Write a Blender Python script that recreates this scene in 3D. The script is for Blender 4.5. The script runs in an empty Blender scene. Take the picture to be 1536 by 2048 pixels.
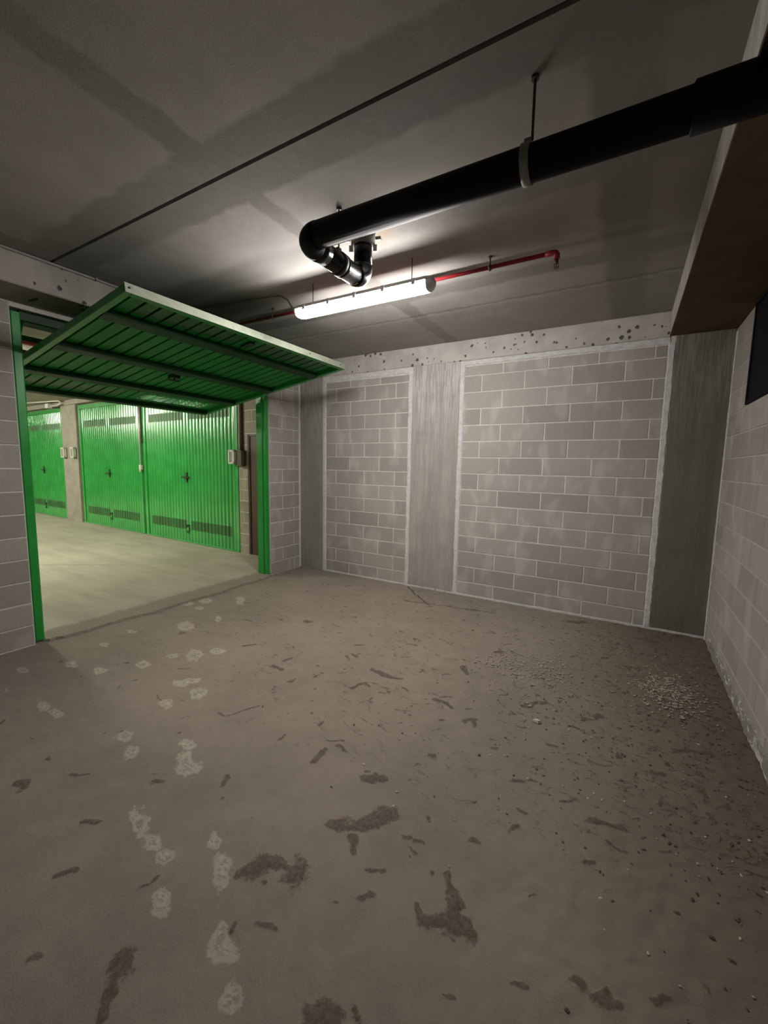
import bpy, bmesh, math, random
import numpy as np
from mathutils import Vector, Matrix

random.seed(7)
S = bpy.context.scene
COL = S.collection

# ------------------------------------------------------------------ camera
CAM_LOC = Vector((0.0, -5.073, 1.668))
YAW, PITCH, ROLL = -0.528, -0.112, 0.018
cy_, sy_, cp_, sp_ = math.cos(YAW), math.sin(YAW), math.cos(PITCH), math.sin(PITCH)
fwd = Vector((sy_ * cp_, cy_ * cp_, sp_))
rt = Vector((cy_, -sy_, 0))
up = rt.cross(fwd)
r2 = rt * math.cos(ROLL) + up * math.sin(ROLL)
u2 = up * math.cos(ROLL) - rt * math.sin(ROLL)
cam_data = bpy.data.cameras.new('camera')
cam = bpy.data.objects.new('camera', cam_data)
COL.objects.link(cam)
M = Matrix((r2, u2, -fwd)).transposed().to_4x4()
M.translation = CAM_LOC
cam.matrix_world = M
cam_data.sensor_fit = 'AUTO'
cam_data.sensor_width = 36.0
cam_data.lens = 827.8 / 2048 * 36.0
cam_data.clip_start = 0.05
S.camera = cam

# ------------------------------------------------------------------ world, exposure
w = bpy.data.worlds.new('world')
S.world = w
w.use_nodes = True
w.node_tree.nodes['Background'].inputs[0].default_value = (0.9, 0.95, 1.0, 1)
w.node_tree.nodes['Background'].inputs[1].default_value = 0.0
S.view_settings.view_transform = 'Standard'
S.view_settings.look = 'None'
S.view_settings.exposure = 0.0
S.view_settings.gamma = 1.0
S.view_settings.use_curve_mapping = False
S.cycles.use_denoising = True
S.cycles.max_bounces = 10
S.cycles.diffuse_bounces = 6
S.cycles.sample_clamp_indirect = 6.0

LAMP_POWER = 142.0           # radiance of the garage lamp's diffuser
LANE_POWER = 205.0           # radiance of the lane lamps' diffusers

# ------------------------------------------------------------------ material helper
class N:
    def __init__(self, name):
        self.m = bpy.data.materials.new(name)
        self.m.use_nodes = True
        self.t = self.m.node_tree
        self.b = self.t.nodes['Principled BSDF']
        self.out = self.t.nodes['Material Output']
        self._pos = None

    def new(self, typ, **kw):
        n = self.t.nodes.new(typ)
        for k, v in kw.items():
            setattr(n, k, v)
        return n

    def put(self, sock, v):
        if v is None:
            return
        if isinstance(v, bpy.types.NodeSocket):
            self.t.links.new(v, sock)
        elif isinstance(v, (tuple, list)) and sock.type == 'RGBA' and len(v) == 3:
            sock.default_value = (*v, 1)
        else:
            sock.default_value = v

    def pos(self):
        if self._pos is None:
            self._pos = self.new('ShaderNodeNewGeometry').outputs['Position']
        return self._pos

    def xyz(self):
        s = self.new('ShaderNodeSeparateXYZ')
        self.put(s.inputs[0], self.pos())
        return s.outputs

    def scaled(self, sx, sy, sz, vec=None):
        n = self.new('ShaderNodeVectorMath', operation='MULTIPLY')
        self.put(n.inputs[0], vec or self.pos())
        n.inputs[1].default_value = (sx, sy, sz)
        return n.outputs[0]

    def math(self, op, a, b=None, c=None, clamp=False):
        n = self.new('ShaderNodeMath', operation=op)
        n.use_clamp = clamp
        self.put(n.inputs[0], a)
        self.put(n.inputs[1], b)
        self.put(n.inputs[2], c)
        return n.outputs[0]

    def noise(self, scale, detail=4, rough=0.55, vec=None, dist=0.0):
        n = self.new('ShaderNodeTexNoise')
        self.put(n.inputs['Vector'], vec or self.pos())
        n.inputs['Scale'].default_value = scale
        n.inputs['Detail'].default_value = detail
        n.inputs['Roughness'].default_value = rough
        n.inputs['Distortion'].default_value = dist
        return n.outputs['Fac']

    def voronoi(self, scale, vec=None, feature='F1'):
        n = self.new('ShaderNodeTexVoronoi', feature=feature)
        self.put(n.inputs['Vector'], vec or self.pos())
        n.inputs['Scale'].default_value = scale
        return n.outputs['Distance']

    def step(self, v, lo, hi, a=0.0, b=1.0):
        n = self.new('ShaderNodeMapRange', interpolation_type='SMOOTHSTEP')
        self.put(n.inputs[0], v)
        for i, x in enumerate((lo, hi, a, b)):
            n.inputs[i + 1].default_value = x
        return n.outputs[0]

    def band(self, v, c, half, soft):
        d = self.math('ABSOLUTE', self.math('SUBTRACT', v, c))
        return self.step(d, half - soft, half + soft, 1.0, 0.0)

    def mix(self, fac, a, b, blend='MIX'):
        n = self.new('ShaderNodeMix', data_type='RGBA', blend_type=blend)
        self.put(n.inputs[0], fac)
        self.put(n.inputs[6], a)
        self.put(n.inputs[7], b)
        return n.outputs[2]

    def attr(self, name):
        return self.new('ShaderNodeAttribute', attribute_name=name).outputs['Fac']

    def bump(self, h, dist=0.01, strength=1.0):
        n = self.new('ShaderNodeBump')
        n.inputs['Strength'].default_value = strength
        n.inputs['Distance'].default_value = dist
        self.put(n.inputs['Height'], h)
        self.put(self.b.inputs['Normal'], n.outputs[0])

    def done(self, color, rough=0.9, spec=0.3, metal=0.0):
        self.put(self.b.inputs['Base Color'], color)
        self.put(self.b.inputs['Roughness'], rough)
        self.b.inputs['Specular IOR Level'].default_value = spec
        self.b.inputs['Metallic'].default_value = metal
        return self.m


def mat_block(name, base, light):
    n = N(name)
    oi = n.new('ShaderNodeObjectInfo').outputs['Random']
    grain = n.noise(160, 3, 0.7)
    patch = n.noise(1.0, 2, 0.45, n.scaled(5.2, 5.2, 2.6), 0.3)
    c = n.mix(n.step(grain, 0.3, 0.7), [x * 0.86 for x in base], [x * 1.1 for x in base])
    c = n.mix(n.math('MULTIPLY', n.step(patch, 0.50, 0.68), 0.6), c, light)
    v = n.step(oi, 0, 1, 0.90, 1.08)
    c = n.mix(1.0, c, n.new('ShaderNodeCombineColor').outputs[0], 'MIX') if False else c
    hsv = n.new('ShaderNodeHueSaturation')
    n.put(hsv.inputs['Color'], c)
    n.put(hsv.inputs['Value'], v)
    n.bump(n.math('ADD', n.noise(140, 4, 0.7), n.math('MULTIPLY', n.noise(18, 2), 0.5)), 0.004, 0.55)
    return n.done(hsv.outputs[0], 0.95, 0.15)


def mat_plain(name, base, var=0.15, scale=6.0, rough=0.9, spec=0.25, bump=0.003, grain=90, metal=0.0):
    n = N(name)
    a = n.noise(scale, 5, 0.6)
    g = n.noise(grain, 3, 0.6)
    k = n.math('ADD', n.math('MULTIPLY', a, 0.7), n.math('MULTIPLY', g, 0.3))
    c = n.mix(n.step(k, 0.3, 0.7), [x * (1 - var) for x in base], [x * (1 + var) for x in base])
    if bump:
        n.bump(n.math('ADD', g, n.math('MULTIPLY', a, 1.5)), bump, 0.6)
    return n.done(c, rough, spec, metal)


def mat_column(name, base, drip):
    n = N(name)
    z = n.xyz()[2]
    st = n.noise(1.0, 4, 0.65, n.scaled(11, 11, 0.5))
    fine = n.noise(1.0, 4, 0.75, n.scaled(60, 60, 2.6))
    cloud = n.noise(3.0, 4, 0.6)
    grain = n.noise(120, 3, 0.7)
    c = n.mix(n.step(st, 0.35, 0.68), [x * 0.90 for x in base], [x * 1.08 for x in base])
    c = n.mix(n.math('MULTIPLY', n.step(fine, 0.48, 0.72), 0.45), c, drip)
    topw = n.step(n.math('ADD', z, n.math('MULTIPLY', fine, 1.3)), 2.6, 3.5)
    c = n.mix(n.math('MULTIPLY', topw, n.step(fine, 0.42, 0.56)), c, drip)
    c = n.mix(n.math('MULTIPLY', n.step(cloud, 0.45, 0.7), 0.4), c, [x * 0.72 for x in base])
    n.bump(n.math('ADD', n.math('MULTIPLY', fine, 1.0), n.math('MULTIPLY', grain, 0.5)), 0.006, 0.7)
    return n.done(c, 0.93, 0.2)


def mat_beam(name, base, sc3=(1, 0.2, 1)):
    """cast concrete with honeycomb holes"""
    n = N(name)
    cl = n.noise(3.5, 4, 0.6)
    grain = n.noise(120, 3, 0.7)
    warp = n.new('ShaderNodeVectorMath', operation='ADD')
    nt = n.new('ShaderNodeTexNoise')
    nt.inputs['Scale'].default_value = 30
    n.put(nt.inputs['Vector'], n.pos())
    n.put(warp.inputs[0], n.pos())
    sc = n.new('ShaderNodeVectorMath', operation='SCALE')
    n.put(sc.inputs[0], nt.outputs['Color'])
    sc.inputs['Scale'].default_value = 0.03
    n.put(warp.inputs[1], sc.outputs[0])
    vor = n.voronoi(13.0, n.scaled(*sc3, warp.outputs[0]))
    zone = n.noise(2.6, 3, 0.6)
    size = n.step(zone, 0.36, 0.62, 0.06, 0.27)
    hole = n.step(n.math('SUBTRACT', vor, size), -0.05, 0.03, 1.0, 0.0)
    c = n.mix(n.step(cl, 0.3, 0.7), [x * 0.85 for x in base], [x * 1.12 for x in base])
    c = n.mix(n.math('MULTIPLY', hole, 0.85), c, (0.035, 0.033, 0.03))
    n.bump(n.math('SUBTRACT', n.math('ADD', n.math('MULTIPLY', grain, 0.3), cl), n.math('MULTIPLY', hole, 2.0)), 0.008, 0.7)
    return n.done(c, 0.93, 0.2)


def mat_ceiling():
    n = N('ceiling_concrete')
    x, y, z = n.xyz()
    wob = n.math('MULTIPLY', n.math('SUBTRACT', n.noise(5, 3), 0.5), 0.12)
    xw = n.math('ADD', x, wob)
    yw = n.math('ADD', y, wob)
    base = (0.35, 0.332, 0.308)
    cl = n.noise(2.4, 5, 0.6)
    grain = n.noise(110, 3, 0.7)
    sp = n.noise(38, 4, 0.7)
    c = n.mix(n.step(cl, 0.3, 0.7), [v * 0.90 for v in base], [v * 1.08 for v in base])
    # strips where the formwork boards met: darker, rough cement skin
    bx = n.math('MAXIMUM', n.band(xw, -2.01, 0.08, 0.02), n.band(xw, -0.12, 0.13, 0.03))
    bx = n.math('MAXIMUM', bx, n.band(xw, -3.95, 0.1, 0.03))
    by = n.math('MAXIMUM', n.band(yw, -3.42, 0.22, 0.025), n.band(yw, -2.55, 0.13, 0.06))
    by = n.math('MAXIMUM', by, n.band(yw, -1.50, 0.10, 0.03))
    by = n.math('MAXIMUM', by, n.band(yw, -5.1, 0.22, 0.03))
    m = n.math('MAXIMUM', bx, by)
    m = n.math('MULTIPLY', m, n.step(n.math('ADD', cl, n.math('MULTIPLY', sp, 0.5)), 0.45, 0.85, 0.35, 0.95))
    c = n.mix(n.math('MULTIPLY', m, 0.85), c, [v * 0.60 for v in base])
    c = n.mix(n.math('MULTIPLY', n.step(xw, -0.30, -0.22), 0.45), c, [v * 0.66 for v in base])
    # flaky pale seam along the back
    seam = n.math('MULTIPLY', n.band(yw, -0.97, 0.025, 0.015), n.step(sp, 0.42, 0.6))
    c = n.mix(n.math('MULTIPLY', seam, 0.6), c, (0.42, 0.41, 0.38))
    c = n.mix(n.math('MULTIPLY', n.band(yw, -1.02, 0.02, 0.012), 0.45), c, (0.14, 0.13, 0.12))
    # pale scrape
    scr = n.math('MULTIPLY', n.band(xw, -1.38, 0.30, 0.1), n.band(yw, -0.72, 0.07, 0.03))
    scr = n.math('MULTIPLY', scr, n.step(n.noise(1, 3, 0.6, n.scaled(30, 8, 1)), 0.45, 0.6))
    c = n.mix(n.math('MULTIPLY', scr, 0.5), c, (0.45, 0.44, 0.40))
    # back strip slightly darker smooth concrete
    c = n.mix(n.math('MULTIPLY', n.band(yw, -0.45, 0.5, 0.05), 0.35), c, [v * 0.72 for v in base])
    # rusty ring where the drain comes through
    dx = n.math('SUBTRACT', x, -1.63)
    dy = n.math('SUBTRACT', y, -2.60)
    rr = n.math('SQRT', n.math('ADD', n.math('MULTIPLY', dx, dx), n.math('MULTIPLY', dy, dy)))
    rr = n.math('ADD', rr, n.math('MULTIPLY', n.math('SUBTRACT', n.noise(14, 4, 0.7), 0.5), 0.16))
    c = n.mix(n.math('MULTIPLY', n.step(rr, 0.12, 0.24, 1.0, 0.0), 0.7), c, (0.27, 0.215, 0.15))
    n.bump(n.math('ADD', n.math('MULTIPLY', grain, 0.5), n.math('MULTIPLY', sp, 0.5)), 0.003, 0.35)
    return n.done(c, 0.92, 0.2)


def mat_floor():
    n = N('dusty_floor')
    x, y, z = n.xyz()
    big = n.noise(0.9, 4, 0.55)
    mid = n.noise(7, 5, 0.65)
    grain = n.noise(160, 3, 0.75)
    sp = n.noise(30, 4, 0.7)
    base = (0.245, 0.205, 0.165)
    c = n.mix(n.step(n.math('ADD', n.math('MULTIPLY', big, 0.6), n.math('MULTIPLY', mid, 0.4)), 0.35, 0.65),
              [v * 0.86 for v in base], [v * 1.12 for v in base])
    c = n.mix(n.math('MULTIPLY', n.step(grain, 0.35, 0.75), 0.30), c, (0.34, 0.295, 0.245))
    # damp dark soil on the right
    dm = n.math('ADD', x, n.math('ADD', n.math('MULTIPLY', y, 0.12), n.math('MULTIPLY', n.math('SUBTRACT', mid, 0.5), 0.9)))
    damp = n.step(dm, -0.75, 0.45)
    c = n.mix(n.math('MULTIPLY', damp, 0.74), c, (0.115, 0.083, 0.06))
    # many small dark scuffs
    sc = n.noise(1.0, 4, 0.65, n.scaled(11, 17, 1), 1.2)
    scm = n.math('MULTIPLY', n.step(n.math('ADD', sc, n.math('MULTIPLY', damp, 0.035)), 0.585, 0.67), n.math('MULTIPLY', n.step(n.noise(1.6, 2), 0.36, 0.56), n.step(y, -3.7, -2.7, 0.12, 1.0)))
    c = n.mix(n.math('MULTIPLY', scm, 0.55), c, (0.085, 0.065, 0.05))
    # crumbly pale specks, denser where the damp soil is
    spk = n.step(n.voronoi(46), 0.10, 0.16, 1.0, 0.0)
    spk = n.math('MULTIPLY', spk, n.step(n.noise(2.5, 3), 0.5, 0.62))
    c = n.mix(n.math('MULTIPLY', n.math('MULTIPLY', spk, damp), 0.7), c, (0.40, 0.36, 0.30))
    # dark stains and pale footprints (their outlines come from the mesh, their ragged edge from noise)
    dk = n.math('ADD', n.attr('dark'), n.math('MULTIPLY', n.math('SUBTRACT', n.noise(24, 5, 0.75), 0.5), 1.3))
    dkm = n.step(dk, 0.44, 0.68)
    c = n.mix(n.math('MULTIPLY', dkm, n.step(n.noise(55, 3, 0.7), 0.3, 0.7, 0.55, 0.92)), c, (0.085, 0.062, 0.046))
    pl = n.attr('pale')
    streak = n.noise(1.0, 3, 0.6, n.scaled(16, 30, 1), 2.0)
    pm = n.math('ADD', pl, n.math('MULTIPLY', n.math('SUBTRACT', n.noise(26, 4, 0.75), 0.5), 0.7))
    rim = n.band(pm, 0.56, 0.08, 0.06)
    fill = n.math('MULTIPLY', n.step(pm, 0.50, 0.66), n.step(streak, 0.40, 0.60, 0.12, 0.9))
    pmk = n.math('MAXIMUM', n.math('MULTIPLY', rim, 0.55), n.math('MULTIPLY', fill, 0.8))
    c = n.mix(n.math('MULTIPLY', pmk, 0.9), c, (0.52, 0.48, 0.40))
    # thin cracks
    def crack(ax, ay, bx, by, wd):
        L = math.hypot(bx - ax, by - ay)
        ux, uy = (bx - ax) / L, (by - ay) / L
        px = n.math('SUBTRACT', x, ax)
        py = n.math('SUBTRACT', y, ay)
        t = n.math('ADD', n.math('MULTIPLY', px, ux), n.math('MULTIPLY', py, uy))
        d = n.math('ADD', n.math('MULTIPLY', px, -uy), n.math('MULTIPLY', py, ux))
        d = n.math('ADD', d, n.math('MULTIPLY', n.math('SUBTRACT', n.noise(6, 4, 0.7), 0.5), 0.14))
        return n.math('MULTIPLY', n.band(d, 0, wd, wd * 0.6), n.band(t, L / 2, L / 2, 0.05))
    ck = n.math('MAXIMUM', crack(-2.55, -0.02, -1.95, -0.62, 0.013), crack(-2.3, -0.6, -1.2, -0.42, 0.012))
    c = n.mix(n.math('MULTIPLY', ck, 0.75), c, (0.06, 0.048, 0.036))
    h = n.math('ADD', n.math('MULTIPLY', grain, 0.35), n.math('ADD', n.math('MULTIPLY', sp, 0.5), n.math('MULTIPLY', mid, 0.6)))
    h = n.math('SUBTRACT', h, n.math('MULTIPLY', n.math('ADD', scm, ck), 0.8))
    n.bump(h, 0.010, 0.55)
    return n.done(c, n.step(dkm, 0, 1, 0.95, 0.8), 0.2)


def mat_lane_floor():
    n = N('lane_floor_concrete')
    x, y, z = n.xyz()
    base = (0.40, 0.372, 0.295)
    a = n.noise(1.2, 5, 0.6)
    st = n.noise(1.0, 4, 0.6, n.scaled(0.7, 5, 1))
    g = n.noise(120, 3, 0.7)
    c = n.mix(n.step(n.math('ADD', n.math('MULTIPLY', a, 0.5), n.math('MULTIPLY', st, 0.5)), 0.35, 0.65),
              [v * 0.84 for v in base], [v * 1.1 for v in base])
    c = n.mix(n.math('MULTIPLY', n.step(g, 0.4, 0.7), 0.2), c, (0.45, 0.42, 0.33))
    # sawn joint and dirty rough edge by the sill
    c = n.mix(n.math('MULTIPLY', n.math('MULTIPLY', n.band(n.math('SUBTRACT', y, n.math('MULTIPLY', x, 0.69)), 3.14, 0.016, 0.010), n.step(x, -6.2, -7.2)), 0.5), c, (0.16, 0.14, 0.10))
    e = n.math('ADD', x, n.math('MULTIPLY', n.math('SUBTRACT', n.noise(9, 5, 0.7), 0.5), 0.22))
    c = n.mix(n.math('MULTIPLY', n.step(e, -4.80, -4.68), n.step(n.noise(60, 4, 0.75), 0.35, 0.65, 0.5, 0.95)), c, (0.20, 0.175, 0.13))
    n.bump(n.math('ADD', g, n.noise(22, 4, 0.7)), 0.004, 0.5)
    return n.done(c, 0.8, 0.3)


def mat_green(name, base, rough, spec=0.5, coat=0.0):
    n = N(name)
    a = n.noise(3, 4, 0.6)
    c = n.mix(n.step(a, 0.35, 0.7), [x * 0.9 for x in base], [x * 1.08 for x in base])
    dust = n.noise(45, 4, 0.7)
    c = n.mix(n.math('MULTIPLY', n.step(dust, 0.55, 0.75), 0.10), c, (0.25, 0.30, 0.2))
    n.b.inputs['Coat Weight'].default_value = coat
    n.b.inputs['Coat Roughness'].default_value = 0.2
    n.b.inputs['Coat IOR'].default_value = 1.9
    return n.done(c, n.step(a, 0.3, 0.7, rough * 0.85, rough * 1.2), spec)


def mat_vent(name, base, hole, alpha):
    """perforated sheet: rows of small round holes"""
    n = N(name)
    tc = n.new('ShaderNodeTexCoord').outputs['UV']
    fr = n.new('ShaderNodeVectorMath', operation='FRACTION')
    n.put(fr.inputs[0], n.scaled(1 / 0.028, 1 / 0.028, 1, tc))
    sub = n.new('ShaderNodeVectorMath', operation='SUBTRACT')
    n.put(sub.inputs[0], fr.outputs[0])
    sub.inputs[1].default_value = (0.5, 0.5, 0)
    ln = n.new('ShaderNodeVectorMath', operation='LENGTH')
    n.put(ln.inputs[0], sub.outputs[0])
    h = n.step(ln.outputs['Value'], 0.30, 0.36, 1.0, 0.0)
    c = n.mix(h, base, hole)
    if alpha:
        n.put(n.b.inputs['Alpha'], n.math('SUBTRACT', 1.0, h))
    return n.done(c, 0.4, 0.5)


def mat_emit(name, col, strength):
    n = N(name)
    n.b.inputs['Base Color'].default_value = (0.8, 0.8, 0.8, 1)
    n.b.inputs['Emission Color'].default_value = (*col, 1)
    n.b.inputs['Emission Strength'].default_value = strength
    return n.m


def mat_rightwall_plaster():
    n = N('salt_stained_mortar')
    a = n.noise(1.0, 4, 0.65, n.scaled(9, 9, 16), 1.5)
    c = n.mix(n.step(a, 0.52, 0.62), (0.25, 0.24, 0.21), (0.62, 0.61, 0.56))
    n.bump(n.noise(60, 4, 0.7), 0.006, 0.7)
    return n.done(c, 0.93, 0.2)


MAT = {
    'block': mat_block('concrete_block', (0.375, 0.352, 0.315), (0.50, 0.475, 0.435)),
    'lane_block': mat_block('lane_block', (0.33, 0.31, 0.25), (0.42, 0.39, 0.32)),
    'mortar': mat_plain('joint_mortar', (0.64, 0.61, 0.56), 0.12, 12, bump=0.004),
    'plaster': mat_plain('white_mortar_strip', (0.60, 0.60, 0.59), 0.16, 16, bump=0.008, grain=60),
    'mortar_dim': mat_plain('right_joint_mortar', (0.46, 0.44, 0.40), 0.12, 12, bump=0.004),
    'salt': mat_rightwall_plaster(),
    'column': mat_column('cast_column', (0.36, 0.345, 0.31), (0.54, 0.525, 0.485)),
    'column_grey': mat_column('cast_column_grey', (0.29, 0.28, 0.25), (0.42, 0.41, 0.375)),
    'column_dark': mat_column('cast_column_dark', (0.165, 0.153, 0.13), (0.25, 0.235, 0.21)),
    'beam': mat_beam('pitted_beam', (0.47, 0.445, 0.41)),
    'beam_left': mat_beam('pitted_beam_left', (0.34, 0.315, 0.285), (0.2, 1, 1)),
    'soffit': mat_plain('brown_unlit_soffit', (0.115, 0.08, 0.05), 0.2, 5, bump=0.004),  # brown, with the darkness of the unlit underside put into the colour
    'ceiling': mat_ceiling(),
    'rear': mat_plain('rear_concrete', (0.09, 0.083, 0.072), 0.15, 3),  # unseen rear wall, coloured dark to cut bounce light
    'floor': mat_floor(),
    'lane_floor': mat_lane_floor(),
    'lane_wall': mat_plain('lane_concrete', (0.35, 0.325, 0.27), 0.15, 4),
    'green': mat_green('green_paint', (0.012, 0.30, 0.04), 0.33),
    'green_inside': mat_green('dull_green_inside', (0.010, 0.235, 0.034), 0.5, 0.3),
    'green_lane': mat_green('glossy_green_paint', (0.018, 0.40, 0.06), 0.22, 0.6, 0.8),
    'green_dark': mat_green('dark_and_shaded_green', (0.005, 0.045, 0.011), 0.5, 0.3),  # dark green; on the stiffener rails it also holds their shadows
    'lit_leaf_edge': mat_plain('lamplit_pale_green_edge', (0.24, 0.27, 0.20), 0.12, 14, 0.6, 0.3, 0.001),  # lamp light and sheen on the green edge, put into a pale colour
    'vent_open': mat_vent('open_perforated_green', (0.012, 0.24, 0.04), (0.01, 0.03, 0.01), True),
    'vent_dull': mat_vent('dull_perforated_green', (0.010, 0.15, 0.025), (0.03, 0.06, 0.03), False),
    'vent_shut': mat_vent('perforated_green', (0.05, 0.22, 0.05), (0.03, 0.05, 0.03), False),
    'pvc': mat_plain('black_plastic_pipe', (0.007, 0.0065, 0.007), 0.25, 9, 0.22, 0.4, 0.0),
    'pvc_matte': mat_plain('matte_black_pipe', (0.006, 0.0055, 0.006), 0.25, 9, 0.6, 0.1, 0.0),
    'pvc_grey': mat_plain('grey_plastic', (0.30, 0.29, 0.275), 0.2, 20, 0.6, 0.4, 0.002),
    'clamp': mat_plain('dull_clamp_steel', (0.22, 0.215, 0.20), 0.2, 20, 0.5, 0.5, 0.001),
    'steel_dark': mat_plain('dark_rod_steel', (0.05, 0.045, 0.042), 0.2, 20, 0.55, 0.4, 0.0),
    'yellow': mat_plain('yellow_sticker', (0.50, 0.40, 0.12), 0.15, 20, 0.6, 0.3, 0.0),
    'tag': mat_plain('pale_tag', (0.55, 0.54, 0.50), 0.1, 20, 0.6, 0.3, 0.0),
    'red': mat_plain('red_pipe_paint', (0.36, 0.022, 0.03), 0.2, 14, 0.42, 0.5, 0.001),
    'brass': mat_plain('dull_brass', (0.16, 0.11, 0.05), 0.2, 20, 0.4, 0.5, 0.0, metal=0.6),
    'conduit': mat_plain('grey_conduit', (0.30, 0.29, 0.27), 0.12, 20, 0.55, 0.4, 0.0),
    'housing': mat_plain('white_lamp_housing', (0.52, 0.50, 0.49), 0.06, 10, 0.5, 0.4, 0.0),
    'lens_end': mat_plain('clear_lens_end', (0.72, 0.74, 0.76), 0.06, 10, 0.25, 0.5, 0.0),
    'glow': mat_emit('lit_diffuser', (1.0, 0.955, 0.93), LAMP_POWER),
    'lane_glow': mat_emit('lit_lane_diffuser', (1.0, 0.965, 0.80), LANE_POWER),
    'brown_door': mat_plain('brown_door_paint', (0.085, 0.052, 0.036), 0.12, 6, 0.5, 0.4, 0.0),
    'dark_panel': mat_plain('blue_black_metal', (0.011, 0.011, 0.014), 0.2, 6, 0.85, 0.12, 0.0),
    'box_white': mat_plain('white_plastic', (0.66, 0.66, 0.58), 0.06, 10, 0.5, 0.4, 0.0),
    'box_grey': mat_plain('grey_box', (0.30, 0.30, 0.26), 0.1, 10, 0.5, 0.4, 0.0),
    'box_brown': mat_plain('brown_box', (0.10, 0.085, 0.06), 0.15, 10, 0.6, 0.3, 0.0),
    'lock': mat_plain('black_lock', (0.02, 0.025, 0.02), 0.2, 10, 0.5, 0.4, 0.0),
    'clod': mat_plain('dark_clod', (0.135, 0.105, 0.08), 0.35, 40, 0.95, 0.15, 0.003),
    'mud': mat_plain('dried_mud', (0.36, 0.305, 0.25), 0.3, 40, 0.95, 0.15, 0.003),
    'chip': mat_plain('pale_chip', (0.52, 0.48, 0.41), 0.2, 40, 0.9, 0.2, 0.003),
    'joint_dark': mat_plain('dark_gap', (0.02, 0.018, 0.016), 0.2, 8, 0.95, 0.1, 0.0),
}

# ------------------------------------------------------------------ object helpers
def link(name, me, mat=None, parent=None, loc=(0, 0, 0)):
    o = bpy.data.objects.new(name, me)
    COL.objects.link(o)
    o.location = loc
    if mat is not None and me is not None and not me.materials:
        for x in (mat if isinstance(mat, (list, tuple)) else [mat]):
            me.materials.append(MAT[x])
    if parent is not None:
        o.parent = parent
    return o


def tag(o, label, cat, group=None, kind=None):
    o['label'] = label
    o['category'] = cat
    if group:
        o['group'] = group
    if kind:
        o['kind'] = kind
    return o


def thing(name, loc, label, cat, group=None):
    o = bpy.data.objects.new(name, None)
    COL.objects.link(o)
    o.location = loc
    o.empty_display_size = 0.1
    return tag(o, label, cat, group, 'thing')


def structure(o, label=None):
    o['kind'] = 'structure'
    if label:
        o['label'] = label
    return o


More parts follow.
